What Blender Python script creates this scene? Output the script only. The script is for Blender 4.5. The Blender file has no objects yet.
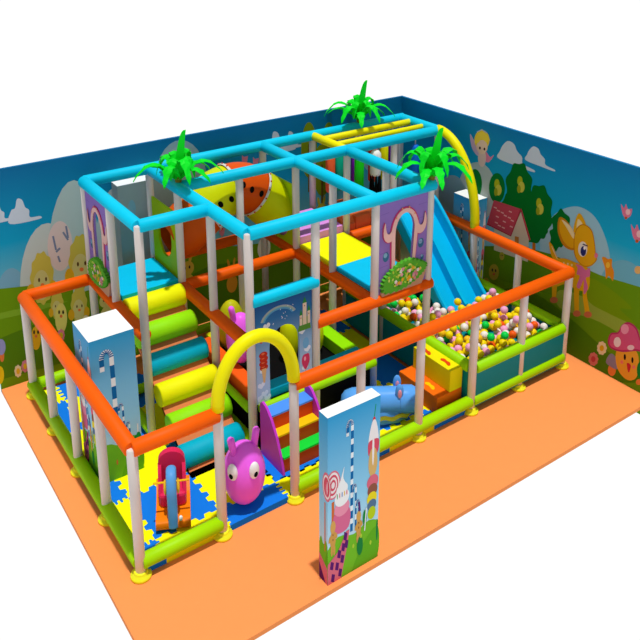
import bpy, bmesh, math, random
from mathutils import Vector, Matrix
C = bpy.context.scene.collection
S = bpy.context.scene
PI = math.pi
random.seed(7)

# ---------------------------------------------------------------- camera, world, sun, exposure
CAM = Vector((-2.8975, -8.2915, 8.5466)); YAW, PIT, FPX, PX, PY = 0.6152, 0.2751, 799.11, 326.33, 122.26
cd = bpy.data.cameras.new('camera'); cam = bpy.data.objects.new('camera', cd); C.objects.link(cam)
cam.location = CAM; cam.rotation_euler = (PI/2 - PIT, 0, -YAW)
cd.sensor_width = 36; cd.lens = FPX/640*36
cd.shift_x = -(PX-320)/640; cd.shift_y = -(320-PY)/640
cd.clip_end = 200
S.camera = cam
w = bpy.data.worlds.new('world'); S.world = w; w.use_nodes = True
nt = w.node_tree; nt.nodes.clear()
o_ = nt.nodes.new('ShaderNodeOutputWorld'); bg = nt.nodes.new('ShaderNodeBackground')
tc = nt.nodes.new('ShaderNodeTexCoord'); sx = nt.nodes.new('ShaderNodeSeparateXYZ'); mr = nt.nodes.new('ShaderNodeMapRange')
nt.links.new(tc.outputs['Generated'], sx.inputs[0]); nt.links.new(sx.outputs['Z'], mr.inputs['Value'])
mr.inputs['From Min'].default_value = -0.08; mr.inputs['From Max'].default_value = 0.12
mr.inputs['To Min'].default_value = 1.05; mr.inputs['To Max'].default_value = 0.38
nt.links.new(mr.outputs[0], bg.inputs['Strength']); bg.inputs['Color'].default_value = (1, 1, 1, 1)
nt.links.new(bg.outputs[0], o_.inputs[0])
ld = bpy.data.lights.new('sun', 'SUN'); ld.energy = 2.85; ld.angle = math.radians(1.5); ld.color = (1, .98, .95)
sun = bpy.data.objects.new('sun', ld); C.objects.link(sun); sun.location = (0, 0, 12)
sun.rotation_euler = Vector((0.0, 0.1, -1)).to_track_quat('-Z', 'Y').to_euler()
S.view_settings.view_transform = 'Standard'; S.view_settings.look = 'None'
S.view_settings.exposure = 0.0; S.view_settings.gamma = 1.0; S.view_settings.use_curve_mapping = False

# ---------------------------------------------------------------- materials
def lin(c):
    c /= 255
    return c/12.92 if c <= .04045 else ((c+.055)/1.055)**2.4
MATS = {}
def mat(rgb, rough=.5, noise=.04, key=None, spec=.12):
    k = key or (tuple(rgb), rough)
    if k in MATS: return MATS[k]
    m = bpy.data.materials.new('paint_%02x%02x%02x' % tuple(int(v) for v in rgb)); m.use_nodes = True
    n = m.node_tree; b = n.nodes['Principled BSDF']
    col = tuple(min(lin(v), .93) for v in rgb)+(1,)
    b.inputs['Roughness'].default_value = rough
    b.inputs['Specular IOR Level'].default_value = spec
    t = n.nodes.new('ShaderNodeTexCoord'); no = n.nodes.new('ShaderNodeTexNoise'); no.inputs['Scale'].default_value = 6
    mx = n.nodes.new('ShaderNodeMix'); mx.data_type = 'RGBA'
    mx.inputs['A'].default_value = col; mx.inputs['B'].default_value = tuple(v*(1-noise*2) for v in col[:3])+(1,)
    n.links.new(t.outputs['Object'], no.inputs['Vector']); n.links.new(no.outputs['Fac'], mx.inputs['Factor'])
    n.links.new(mx.outputs['Result'], b.inputs['Base Color'])
    MATS[k] = m
    return m
def ramp_mat(key, axis, lo, hi, stops, rough=.6):
    if key in MATS: return MATS[key]
    m = bpy.data.materials.new(key); m.use_nodes = True; n = m.node_tree; b = n.nodes['Principled BSDF']
    b.inputs['Roughness'].default_value = rough; b.inputs['Specular IOR Level'].default_value = .15
    g = n.nodes.new('ShaderNodeTexCoord'); s = n.nodes.new('ShaderNodeSeparateXYZ'); r = n.nodes.new('ShaderNodeMapRange'); cr = n.nodes.new('ShaderNodeValToRGB')
    n.links.new(g.outputs['Object'], s.inputs[0]); n.links.new(s.outputs[axis], r.inputs['Value'])
    r.inputs['From Min'].default_value = lo; r.inputs['From Max'].default_value = hi
    n.links.new(r.outputs[0], cr.inputs[0]); e = cr.color_ramp.elements
    while len(e) < len(stops): e.new(.5)
    for q, (p, c) in zip(e, stops): q.position = p; q.color = tuple(lin(v) for v in c)+(1,)
    n.links.new(cr.outputs[0], b.inputs['Base Color']); MATS[key] = m
    return m
ORANGE = mat((255, 97, 0), .5); BLUE = mat((0, 205, 242), .5); LIME = mat((165, 226, 0), .45); YEL = mat((246, 238, 0), .45)
WHITE = mat((226, 218, 214), .55); CYAN = mat((0, 196, 240), .55); YPAD = mat((248, 250, 0), .6); BLACK = mat((6, 6, 7), .9)
BRASS = mat((255, 246, 40), .4); TEAL = mat((0, 140, 150), .6); PURE = mat((245, 248, 246), .7)
MATY = mat((250, 250, 0), .8); MATB = mat((12, 122, 232), .8)

# ---------------------------------------------------------------- mesh builder
def frame_of(d):
    d = d.normalized(); a = Vector((0, 0, 1)) if abs(d.z) < .95 else Vector((1, 0, 0))
    u = d.cross(a).normalized(); return u, d.cross(u).normalized()
class MB:
    def __init__(s): s.v = []; s.f = []; s.m = []; s.sm = []; s.mats = []
    def mi(s, m):
        if m not in s.mats: s.mats.append(m)
        return s.mats.index(m)
    def add(s, vs, fs, m, smooth=False):
        b = len(s.v); s.v += [tuple(x) for x in vs]; k = s.mi(m)
        for f in fs: s.f.append([b+i for i in f]); s.m.append(k); s.sm.append(smooth)
        return s
    def box(s, a, b, m, bev=0):
        (x0, y0, z0), (x1, y1, z1) = a, b
        if bev:
            e = bev
            # chamfered box as hull of three slabs
            bm = bmesh.new(); bmesh.ops.create_cube(bm, size=1)
            for v in bm.verts: v.co = Vector(((x0+x1)/2+v.co.x*(x1-x0), (y0+y1)/2+v.co.y*(y1-y0), (z0+z1)/2+v.co.z*(z1-z0)))
            bmesh.ops.bevel(bm, geom=bm.edges[:], offset=e, segments=2, affect='EDGES', profile=.5)
            bm.verts.index_update()
            s.add([v.co[:] for v in bm.verts], [[v.index for v in f.verts] for f in bm.faces], m); bm.free(); return s
        vs = [(x, y, z) for z in (z0, z1) for y in (y0, y1) for x in (x0, x1)]
        return s.add(vs, [(0, 2, 3, 1), (4, 5, 7, 6), (0, 1, 5, 4), (2, 6, 7, 3), (0, 4, 6, 2), (1, 3, 7, 5)], m)
    def tube(s, pts, r, m, n=20, cap=True, flat=None, smooth=True, sc=None):
        pts = [Vector(p) for p in pts]; rs = r if isinstance(r, (list, tuple)) else [r]*len(pts)
        vs = []; u = None
        for i, p in enumerate(pts):
            d = (pts[min(i+1, len(pts)-1)]-pts[max(i-1, 0)]).normalized()
            if u is None: u, v = frame_of(d)
            else: u = (u-d*u.dot(d)).normalized(); v = d.cross(u)
            for k in range(n):
                a = 2*PI*k/n; q = (u*math.cos(a)+v*math.sin(a))*rs[i]
                if sc: q = Vector((q.x*sc[0], q.y*sc[1], q.z*sc[2]))
                vs.append(p+q)
        fs = [(i*n+k, i*n+(k+1) % n, (i+1)*n+(k+1) % n, (i+1)*n+k) for i in range(len(pts)-1) for k in range(n)]
        s.add(vs, fs, m, smooth)
        if cap:
            s.add(vs[:n], [list(range(n))[::-1]], m); s.add(vs[-n:], [list(range(n))], m)
        return s
    def pipe(s, a, b, r, m, n=20, soft=.012):
        a, b = Vector(a), Vector(b); d = (b-a).normalized()*soft
        return s.tube([a, a+d, b-d, b], [r-soft, r, r, r-soft], m, n)
    def ell(s, c, rad, m, n=20, k=12, rot=None, smooth=True):
        vs = []; R = rot or Matrix.Identity(3)
        for i in range(k+1):
            t = PI*i/k
            for j in range(n):
                a = 2*PI*j/n
                vs.append(Vector(c)+R @ Vector((rad[0]*math.sin(t)*math.cos(a), rad[1]*math.sin(t)*math.sin(a), rad[2]*math.cos(t))))
        fs = [(i*n+j, (i+1)*n+j, (i+1)*n+(j+1) % n, i*n+(j+1) % n) for i in range(k) for j in range(n)]
        return s.add(vs, fs, m, smooth)
    def prism(s, poly, ax, d0, d1, m, smooth=False):
        # poly in the two other axes, extruded along ax
        def P(p, d):
            q = list(p); q.insert(ax, d); return q
        n = len(poly); vs = [P(p, d0) for p in poly]+[P(p, d1) for p in poly]
        s.add(vs, [(i, (i+1) % n, n+(i+1) % n, n+i) for i in range(n)], m, smooth)
        s.add(vs, [list(range(n))[::-1], list(range(n, 2*n))], m); return s
    def build(s, name, parent=None, loc=(0, 0, 0), fix=True):
        me = bpy.data.meshes.new(name)
        L = Vector(loc); me.from_pydata([tuple(Vector(v)-L) for v in s.v], [], s.f)
        for m in s.mats: me.materials.append(m)
        for p, k, sm in zip(me.polygons, s.m, s.sm): p.material_index = k; p.use_smooth = sm
        bm = bmesh.new(); bm.from_mesh(me)
        if fix: bmesh.ops.remove_doubles(bm, verts=bm.verts, dist=1e-6); bmesh.ops.recalc_face_normals(bm, faces=bm.faces)
        bm.to_mesh(me); bm.free()
        if hasattr(me, 'shade_smooth') is False: pass
        o = bpy.data.objects.new(name, me); C.objects.link(o); o.location = loc
        if parent:
            o.parent = parent; o.location = L-pworld(parent)
        return o
def pworld(o):
    l = Vector(o.location)
    while o.parent: o = o.parent; l += Vector(o.location)
    return l
def tag(o, label=None, cat=None, group=None, kind=None):
    if label: o['label'] = label
    if cat: o['category'] = cat
    if group: o['group'] = group
    if kind: o['kind'] = kind
    return o
def thing(name, label, cat, loc=(0, 0, 0), group=None):
    o = bpy.data.objects.new(name, None); C.objects.link(o); o.location = loc; o.empty_display_size = .1
    return tag(o, label, cat, group)
def spline(pts, n=5, closed=True):
    out = []; N = len(pts)
    for i in range(N if closed else N-1):
        g = (lambda k: pts[k % N]) if closed else (lambda k: pts[max(0, min(N-1, k))])
        p0, p1, p2, p3 = g(i-1), g(i), g(i+1), g(i+2)
        for j in range(n):
            t = j/n
            out.append(tuple(.5*((2*b)+(c-a)*t+(2*a-5*b+4*c-d)*t*t+(-a+3*b-3*c+d)*t**3) for a, b, c, d in zip(p0, p1, p2, p3)))
    if not closed: out.append(pts[-1])
    return out
def oval(cx, cy, rx, ry, rot=0, n=28):
    c, s_ = math.cos(rot), math.sin(rot)
    return [(cx+rx*math.cos(a)*c-ry*math.sin(a)*s_, cy+rx*math.cos(a)*s_+ry*math.sin(a)*c) for a in [2*PI*i/n for i in range(n)]]
class Print:
    """flat printed shapes laid one over another on a surface; P maps (s, t, lift) to a point"""
    def __init__(s, mb, P, step=.0005, asp=1.): s.mb = mb; s.P = P; s.step = .0005; s.asp = asp; s.boxes = []
    def level(s, pts3):
        lo = [min(p[i] for p in pts3)-.004 for i in range(3)]; hi = [max(p[i] for p in pts3)+.004 for i in range(3)]
        k = 1
        for l2, h2, q in s.boxes:
            if all(lo[i] < h2[i]+(.03 if hi[i]-lo[i] < .03 else 0) and l2[i] < hi[i]+(.03 if hi[i]-lo[i] < .03 else 0) for i in range(3)): k = max(k, q+1)
        s.boxes.append((lo, hi, k)); return k
    def poly(s, pts, rgb):
        m = rgb if isinstance(rgb, bpy.types.Material) else mat(rgb, .7, .02, spec=.05)
        k = s.level([s.P(a, b, 0) for a, b in pts])
        s.mb.add([s.P(a, b, k*s.step) for a, b in pts], [list(range(len(pts)))], m)
    def o(s, cx, cy, rx, ry, rgb, rot=0): s.poly(oval(cx, cy, rx, ry, rot), rgb)
    def sm(s, pts, rgb): s.poly(spline(pts), rgb)
    def line(s, pts, wd, rgb, closed=False):
        L = [Vector(p) for p in pts]; q = []; r = []
        for i, p in enumerate(L):
            d = (L[min(i+1, len(L)-1)]-L[max(i-1, 0)]); d = Vector((d.x, d.y*s.asp)); d = d.normalized() if d.length else Vector((1, 0)); nrm = Vector((-d.y, d.x/s.asp))*wd/2
            q.append(tuple(p+nrm)); r.append(tuple(p-nrm))
        s.poly(q+r[::-1], rgb)
# where a line of sight through the photograph meets a wall plane (used to lay out the murals on the real walls)
_fw = Vector((math.sin(YAW)*math.cos(PIT), math.cos(YAW)*math.cos(PIT), -math.sin(PIT))); _r = Vector((math.cos(YAW), -math.sin(YAW), 0)); _u = _r.cross(_fw)
def on_plane(px, py, ax, val):
    d = _fw+_r*(px-PX)/FPX-_u*(py-PY)/FPX; t = (val-CAM[ax])/d[ax]; return CAM+d*t

# ================================================================ SETTING
XR, YB, HW = 8.87, 5.34, 4.11
fl = MB().box((-.435, -1.61, -.07), (XR, YB, 0), mat((252, 150, 84), .75, .02, spec=.1)).build('floor'); tag(fl, 'orange rubber floor slab under the playground', 'floor', kind='structure')

def mural_back():
    mb = MB(); sky = ramp_mat('mural_sky_back', 'Z', 1.6, 4.2, [(0, (120, 190, 205)), (.45, (0, 158, 200)), (1, (0, 104, 158))])
    mb.box((-.435, YB, -.07), (XR+.06, YB+.06, HW), sky)
    pr = Print(mb, lambda x, y, k: on_plane(x, y, 1, YB)-Vector((0, k, 0)), .0008)
    def W(pts, c):
        k = pr.level([(x, YB, z) for x, z in pts]); mb.add([(x, YB-k*pr.step, z) for x, z in pts], [list(range(len(pts)))], mat(c, .7, .02, spec=.05))
    # clouds
    for cx, cy, s in ((20, 208, 1), (-3, 211, .8), (276, 140, .9), (291, 138, .7)):
        pr.sm([(cx-10*s, cy+16*s), (cx-9*s, cy+3*s), (cx-5*s, cy), (cx-3*s, cy-9*s), (cx+2*s, cy-8*s), (cx+5*s, cy-1*s), (cx+9*s, cy+2*s), (cx+10*s, cy+9*s), (cx+20*s, cy+8*s), (cx+19*s, cy+11*s)], (205, 216, 228))
    # pale round hills
    pr.o(12, 300, 16, 32, (120, 170, 195)); pr.o(48, 285, 28, 62, (196, 206, 200)); pr.o(74, 268, 27, 88, (178, 200, 198))
    pr.o(181, 182, 26, 42, (150, 178, 190)); pr.o(181, 182, 21, 36, (165, 190, 196))
    pr.o(120, 240, 24, 55, (190, 205, 205)); pr.o(372, 150, 12, 22, (150, 185, 195)); pr.o(222, 190, 12, 26, (160, 196, 200))
    pr.o(60, 246, 12.5, 25, (222, 202, 196))
    for a, b, c, d in ((53, 236, 56, 250), (56, 252, 60, 248), (58, 256, 60, 262), (63, 232, 68, 240), (66, 226, 68, 238)): pr.line([(a, b), (c, d)], 2, (122, 132, 160))
    # meadow
    W([(-.435, 0), (XR, 0), (XR, 1.55)]+[(8.0-i*.5, 1.62+.18*math.sin(i*.8)) for i in range(15)]+[(1.0, 1.60), (.3, 1.85), (-.435, 1.98)], (108, 148, 14))
    W([(-.435, .2), (3, 0), (8.8, 0), (8.8, 1.2), (6, 1.0), (3.8, 1.25), (2.0, .9), (.8, 1.15), (-.435, 1.0)], (84, 124, 14))
    W([(-.435, 1.5), (.4, 1.45), (.9, 1.35), (.3, 1.33), (-.435, 1.38)], (128, 168, 40))
    # round woolly chicks
    for cx, cy, s in ((42, 278, 1), (81, 262, 1.05), (57, 305, .55), (79, 305, .7)):
        bump = [(cx+(11+1.2*(i % 2))*s*math.cos(a), cy+(25+2.2*(i % 2))*s*math.sin(a)) for i, a in enumerate([2*PI*k/22 for k in range(22)])]
        pr.sm(bump, (204, 188, 76)); pr.o(cx-.5*s, cy+7*s, 8*s, 15*s, (208, 198, 124))
        pr.o(cx-11*s, cy+14*s, 4.5*s, 8*s, (224, 170, 30)); pr.o(cx+11*s, cy+10*s, 4*s, 8*s, (224, 170, 30))
        pr.o(cx-3*s, cy+2*s, 1*s, 2.2*s, (90, 60, 30)); pr.o(cx+4*s, cy+1*s, 1*s, 2.2*s, (90, 60, 30)); pr.o(cx+.5*s, cy+7*s, 2*s, 2*s, (235, 120, 60))
    for cx, cy, s, c in ((61, 318, 1, (225, 212, 110)), (36, 338, .8, (232, 170, 30)), (86, 330, 1, (230, 220, 170))):
        pr.o(cx, cy, 6*s, 15*s, c); pr.o(cx-2, cy-6, 1, 2, (60, 50, 30)); pr.o(cx+2, cy-6, 1, 2, (60, 50, 30)); pr.o(cx, cy-2, 1.4, 1.6, (220, 110, 60))
    # flowers and small mushroom
    for cx, cy, c in ((18, 371, (232, 214, 170)), (25, 366, (214, 130, 150)), (61, 335, (228, 120, 150))):
        for k in range(8): pr.o(cx+2.4*math.cos(k*PI/4), cy+4.2*math.sin(k*PI/4), 1.4, 2.2, c)
        pr.o(cx, cy, 1.8, 3, (226, 180, 40))
    pr.o(2, 356, 2.2, 6, (224, 120, 60)); pr.o(1, 347, 4.5, 8, (150, 150, 200)); pr.o(0, 375, 4, 9, (228, 190, 20))
    # olive round-topped trees and pink birds
    for cx, cy, rx, ry in ((309, 150, 8, 28), (329, 146, 7, 24), (322, 170, 9, 26)):
        W([tuple((on_plane(a, b, 1, YB).x, on_plane(a, b, 1, YB).z)) for a, b in oval(cx, cy, rx, ry)], (132, 152, 20)); pr.line([(cx, cy-6), (cx, cy+ry+14)], 2, (120, 100, 30))
    for cx, cy in ((245, 160), (256, 162), (222, 232)):
        pr.poly([(cx-3, cy-5), (cx-1, cy-3), (cx+3, cy-4), (cx+2, cy+2), (cx, cy+5), (cx-3, cy+1)], (215, 130, 150))
    # giraffe and rabbit figures in the meadow
    for x, z, s, c in ((3.3, .95, 1, (220, 180, 60)), (5.1, 1.3, 1, (228, 220, 200)), (6.6, 1.5, .9, (205, 190, 60)), (4.3, .7, .8, (225, 150, 40)), (1.6, .8, .9, (225, 210, 120))):
        W(oval(x, z, .16*s, .26*s), c); W(oval(x, z+.38*s, .15*s, .16*s), c); W(oval(x-.08*s, z+.6*s, .035*s, .13*s, .2), c); W(oval(x+.08*s, z+.6*s, .035*s, .13*s, -.2), c)
        W(oval(x-.05*s, z+.4*s, .02*s, .035*s), (50, 40, 30)); W(oval(x+.05*s, z+.4*s, .02*s, .035*s), (50, 40, 30))
    o = mb.build('wall_back', fix=False); tag(o, 'long back wall printed with blue sky, pale hills and yellow chicks', 'wall', kind='structure')
mural_back()

def mural_right():
    mb = MB(); sky = ramp_mat('mural_sky_right', 'Z', 1.6, 4.2, [(0, (130, 200, 220)), (.4, (0, 170, 214)), (1, (0, 118, 176))])
    mb.box((XR, -1.61, -.07), (XR+.06, YB, HW), sky)
    pr = Print(mb, lambda x, y, k: on_plane(x, y, 0, XR)-Vector((k, 0, 0)), .0008)
    pr.o(477, 192, 19, 30, (180, 192, 192)); pr.o(452, 195, 14, 20, (150, 180, 190))
    for cx, cy, s in ((511, 153, 1), (536, 156, .8)):
        pr.sm([(cx-13*s, cy+5*s), (cx-11*s, cy-2*s), (cx-8*s, cy-8*s), (cx-3*s, cy-12*s), (cx+3*s, cy-9*s), (cx+6*s, cy-2*s), (cx+11*s, cy+4*s), (cx+12*s, cy+11*s), (cx+23*s, cy+17*s), (cx+22*s, cy+19*s), (cx+6*s, cy+13*s)], (206, 216, 226))
    pr.sm([(540, 235), (553, 216), (566, 208), (580, 207), (594, 216), (604, 234), (610, 258), (609, 290), (560, 300), (545, 280)], (150, 196, 214))
    pr.o(622, 285, 22, 25, (110, 180, 205))
    # small distant trees
    for cx, cy, rx, ry in ((475, 184, 7, 15), (497, 188, 8, 15)): pr.o(cx, cy, rx, ry, (0, 118, 44))
    # grass
    pr.poly([(430, 232), (470, 246), (496, 250), (520, 246), (551, 254), (575, 264), (600, 275), (650, 290), (650, 420), (560, 370), (430, 310)], (104, 150, 16))
    pr.poly([(470, 246), (520, 246), (551, 254), (580, 268), (600, 285), (570, 300), (500, 280)], (92, 138, 16))
    pr.sm([(560, 290), (590, 300), (640, 330), (660, 345), (650, 352), (600, 322), (560, 308)], (146, 168, 60))
    pr.sm([(585, 278), (605, 285), (632, 308), (620, 309), (636, 325), (606, 312), (588, 300)], (118, 152, 10))
    pr.sm([(480, 300), (520, 288), (560, 310), (600, 345), (640, 380), (600, 378), (560, 355), (500, 330)], (78, 126, 12))
    # big scalloped tree group with trunk
    pr.line([(534, 236), (534, 258)], 3.2, (196, 110, 20))
    def bush(cx, cy, rx, ry, n, c):
        pr.sm([(cx+(rx+(1.4 if i % 2 else -1))*math.cos(a), cy+(ry+(1.6 if i % 2 else -1))*math.sin(a)) for i, a in enumerate([2*PI*k/n for k in range(n)])], c)
    G = (0, 112, 36)
    bush(519, 190, 13, 27, 16, G); bush(512, 215, 13, 22, 16, G); bush(539, 212, 13, 27, 16, G); bush(530, 225, 18, 18, 16, G)
    for cx, cy in ((520, 181), (539, 203), (497, 184)):
        pr.o(cx, cy, 2.6, 5, (176, 186, 30)); pr.o(cx+1.5, cy+6, 3.2, 5.5, (206, 200, 70)); pr.o(cx-1, cy+8, 1.8, 4, (150, 160, 30))
    bush(561, 228, 9, 18, 12, G); bush(556, 238, 6, 12, 12, G)
    # house
    pr.poly([(494, 228), (511, 235), (521, 212), (529, 238), (528, 262), (494, 250)], (206, 196, 172))
    pr.poly([(487, 224), (494, 200), (521, 209), (511, 236)], (196, 74, 92)); pr.line([(521, 209), (530, 240)], 1.6, (190, 60, 80)); pr.line([(487, 224), (511, 236), (521, 209)], 1.2, (170, 50, 70))
    for i in range(13): pr.line([(494+(i*7) % 20, 207+(i*5) % 21), (497+(i*7) % 20, 208.3+(i*5) % 21)], 1.1, (232, 176, 180))
    pr.poly([(515, 236), (519, 237), (519, 247), (515, 245)], (190, 120, 50))
    # little winged child
    pr.sm([(474, 140), (470, 134), (472, 148), (478, 156), (482, 152)], (200, 170, 205)); pr.sm([(486, 152), (490, 157), (494, 155), (489, 162), (484, 160)], (222, 130, 165))
    pr.o(482, 158, 4, 9, (226, 196, 190)); pr.o(482, 140, 7.5, 10, (240, 206, 60)); pr.o(482, 147, 5.6, 7, (238, 204, 180)); pr.sm([(475, 142), (478, 134), (484, 132), (490, 140), (486, 142), (482, 139), (478, 143)], (246, 214, 70))
    pr.o(480, 148, .9, 1.5, (60, 50, 50)); pr.o(484.5, 149, .9, 1.5, (60, 50, 50)); pr.line([(477, 132), (482, 129.6), (487, 133)], 1, (180, 190, 220))
    # spotted fawn with a pink bow
    D = (226, 170, 20); DD = (196, 130, 20)
    pr.sm([(556, 262), (551, 254), (549, 242), (553, 246), (557, 256), (561, 262)], D); pr.sm([(553, 250), (552, 246), (556, 255), (558, 260)], (240, 226, 190))
    for pts in ([(555, 272), (560, 272), (557, 288), (556, 299), (552, 299), (552, 286)], [(574, 280), (580, 280), (579, 296), (579, 312), (574.5, 312), (574, 296)], [(582, 280), (587, 280), (587, 296), (590, 313), (585, 313), (583, 298)]):
        pr.poly(pts, D)
    for x, y in ((554, 300), (577, 313.5), (588, 314.5)): pr.o(x, y, 4, 3.2, (200, 110, 70))
    pr.sm([(555, 262), (563, 258), (575, 262), (588, 268), (590, 278), (588, 290), (578, 290), (566, 284), (556, 286), (552, 274)], D)
    for i in range(16): pr.o(559+(i*5) % 14, 263+(i*7) % 15, .9, 1.3, (238, 214, 150))
    pr.sm([(574, 250), (564, 246), (558, 232), (559, 218), (565, 219), (572, 228), (577, 240)], DD); pr.sm([(573, 248), (565, 243), (560, 231), (560.5, 220), (566, 222), (572, 230), (576, 240)], D)
    pr.sm([(573, 238), (567, 228), (562, 220), (566, 222), (572, 228), (575, 236)], (236, 216, 160))
    pr.sm([(574, 232), (577, 216), (581, 214), (586, 224), (586, 232)], D); pr.sm([(577, 228), (578.5, 219), (583, 225)], (236, 216, 160))
    pr.sm([(574, 240), (577, 228), (584, 224), (592, 230), (595, 243), (596, 254), (597, 260), (591, 266), (583, 266), (575, 256)], DD)
    pr.sm([(574.8, 240), (577.6, 229), (584, 225.2), (591.4, 231), (594.4, 243), (595.2, 254), (596, 260), (590.6, 265), (583, 265), (576, 256)], D)
    pr.o(583, 249, 4.6, 7.6, (232, 228, 214)); pr.o(583.6, 251, 2.8, 5, (40, 46, 110)); pr.o(584.8, 248, 1.1, 1.7, (245, 245, 250)); pr.line([(583, 244), (588, 246)], 1.2, (40, 40, 90))
    pr.o(596.4, 255.4, 1.8, 2.6, (226, 120, 140))
    pr.sm([(578, 268), (576, 264), (582, 266), (586, 270), (590, 268), (590, 276), (586, 278), (588, 288), (584, 294), (584, 280), (580, 288), (577, 286), (580, 276), (577, 274)], (216, 110, 160))
    # birds and butterfly
    pr.sm([(602, 258), (605, 257), (608, 259), (612, 259), (612, 266), (614, 272), (613, 281), (609, 276), (606, 279), (605, 268)], (226, 140, 30)); pr.o(608, 265, 2, 3, (240, 190, 60))
    for cx, cy, s in ((626, 212, 1), (637, 234, 1.2)):
        pr.sm([(cx-5*s, cy-8*s), (cx-2*s, cy-4*s), (cx, cy-8*s), (cx+2*s, cy-3*s), (cx+6*s, cy-3*s), (cx+5*s, cy+3*s), (cx+1*s, cy+6*s), (cx-3*s, cy+3*s)], (222, 120, 150)); pr.o(cx+2*s, cy, 2.4*s, 3*s, (240, 190, 196)); pr.o(cx, cy+6*s, 1.4*s, 1.4*s, (190, 90, 40))
    pr.o(638, 270, 3.5, 4, (230, 180, 110))
    # smiling mushroom, small mushroom, daisies, chicks
    for cx, cy, c, cc in ((602, 348, (232, 214, 176), (220, 170, 30)), (593.5, 359, (206, 120, 120), (190, 70, 80))):
        for k in range(9): pr.o(cx+3.3*math.cos(k*2*PI/9), cy+4.8*math.sin(k*2*PI/9), 1.7, 2.2, c)
        pr.o(cx, cy, 2.2, 3, cc)
    pr.o(612, 370, 4, 6, (226, 130, 60)); pr.sm([(606, 362), (609, 355), (613, 354), (618, 361), (619, 368), (615, 369), (610, 366)], (140, 130, 160))
    pr.sm([(617, 350), (626, 346), (637, 352), (639, 366), (636, 378), (628, 380), (620, 373), (616, 362)], (232, 164, 50))
    pr.sm([(608, 340), (611, 333), (618, 332), (622, 325), (629, 322), (637, 328), (641, 340), (646, 352), (636, 351), (624, 352), (614, 350), (609, 346)], (180, 50, 96))
    pr.sm([(609.5, 340), (612, 334.5), (618.5, 333.5), (623, 326.5), (629, 324), (636, 329.5), (640, 341), (644, 350), (636, 349), (624, 350), (615, 348.5), (610, 345)], (212, 84, 130))
    pr.o(625, 329, 4, 5, (236, 150, 180)); pr.o(617.5, 342, 3.6, 5, (240, 214, 220)); pr.o(631, 347.5, 3.5, 2.6, (240, 200, 210))
    pr.o(625, 357, 1.1, 3, (30, 24, 24)); pr.o(632.6, 360, 1.1, 3, (30, 24, 24)); pr.sm([(627, 363), (631, 365), (629.5, 372), (628, 371)], (200, 40, 50)); pr.o(622, 362, 1.6, 2, (236, 120, 100)); pr.o(634, 367, 1.6, 2, (236, 120, 100))
    pr.o(640, 370, 3, 8, (20, 130, 50)); pr.o(639, 382, 3, 3, (226, 130, 60))
    for cx, cy, s in ((502, 256, .5), (494, 272, 1), (486, 284, .8)):
        pr.o(cx, cy, 5*s, 8*s, (170, 160, 50)); pr.o(cx-1.5*s, cy-2*s, .8*s, 1.6*s, (40, 40, 30)); pr.o(cx+1.8*s, cy-1.4*s, .8*s, 1.6*s, (40, 40, 30)); pr.o(cx, cy+2*s, 1.2*s, 1.2*s, (200, 90, 60))
    o = mb.build('wall_right', fix=False); tag(o, 'right wall printed with a fawn, trees, red-roofed house and mushroom', 'wall', kind='structure')
mural_right()

# ================================================================ PUZZLE MATS
X0, Y0, T, ZM = .36, .37, .96, .1
def edge(n=9, amp=.036):
    pts = []
    for k in range(n):
        a, b = k/n, (k+1)/n; s = amp if k % 2 else -amp
        if k in (0, n-1): s = 0
        e = .012
        pts += [(a+(.0 if k == 0 else e), s), (b-(0 if k == n-1 else e), s)]
    return pts
E0 = edge()
def tile_outline(x0, x1, y0, y1, jag):
    P = []
    def side(fx, on, rev):
        e = E0 if on else [(0, 0), (1, 0)]
        if rev: e = e[::-1]
        for t, s in e: P.append(fx(t, s))
    side(lambda t, s: (x0+(x1-x0)*t, y0+s), jag[0], False); side(lambda t, s: (x1+s, y0+(y1-y0)*t), jag[1], False)
    side(lambda t, s: (x0+(x1-x0)*t, y1+s), jag[2], True); side(lambda t, s: (x0+s, y0+(y1-y0)*t), jag[3], True)
    Q = []
    for p in P:
        if not Q or (abs(p[0]-Q[-1][0])+abs(p[1]-Q[-1][1]) > 1e-4): Q.append(p)
    return Q
XA, XZ, YA, YZ = .0, 5.88, .0, 4.72
where_x = ['by the left fence', 'left of the roller stairs', 'in front of the roller stairs', 'by the toy steps', 'under the arch panel', 'behind the printed column', 'beside the foam steps']
where_y = ['along the front edge', 'in the first row', 'in the second row', 'in the third row', 'in the fourth row', 'along the back']
for i in range(-1, 6):
    for j in range(-1, 5):
        x0, x1 = max(XA, X0+i*T), min(XZ, X0+(i+1)*T); y0, y1 = max(YA, Y0+j*T), min(YZ, Y0+(j+1)*T)
        if j == 4 and i > 0: continue
        if y1 - y0 < .05: continue
        if i in (2, 3) and j >= 1: continue
        if i == 4 and j >= 1: x0 = 4.78
        jag = (y0 > YA+.01, x1 < XZ-.01 and not (i == 1 and j >= 1), y1 < YZ-.01 and not (i in (2, 3)), x0 > XA+.01 and not (i == 4 and j >= 1))
        if i in (2, 3) and j == 0: y1 = 1.1
        blue = (i+j) % 2 == 0
        p = tile_outline(x0, x1, y0, y1, jag)
        mb = MB().prism(p, 2, 0.0, ZM, MATB if blue else MATY)
        o = mb.build('puzzle_mat', loc=((x0+x1)/2, (y0+y1)/2, 0))
        rw = where_y[j+1]
        tag(o, '%s foam puzzle mat %s, %s' % ('blue' if blue else 'yellow', where_x[i+1], rw), 'floor mat', 'interlocking puzzle mats on the playground floor')

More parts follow.
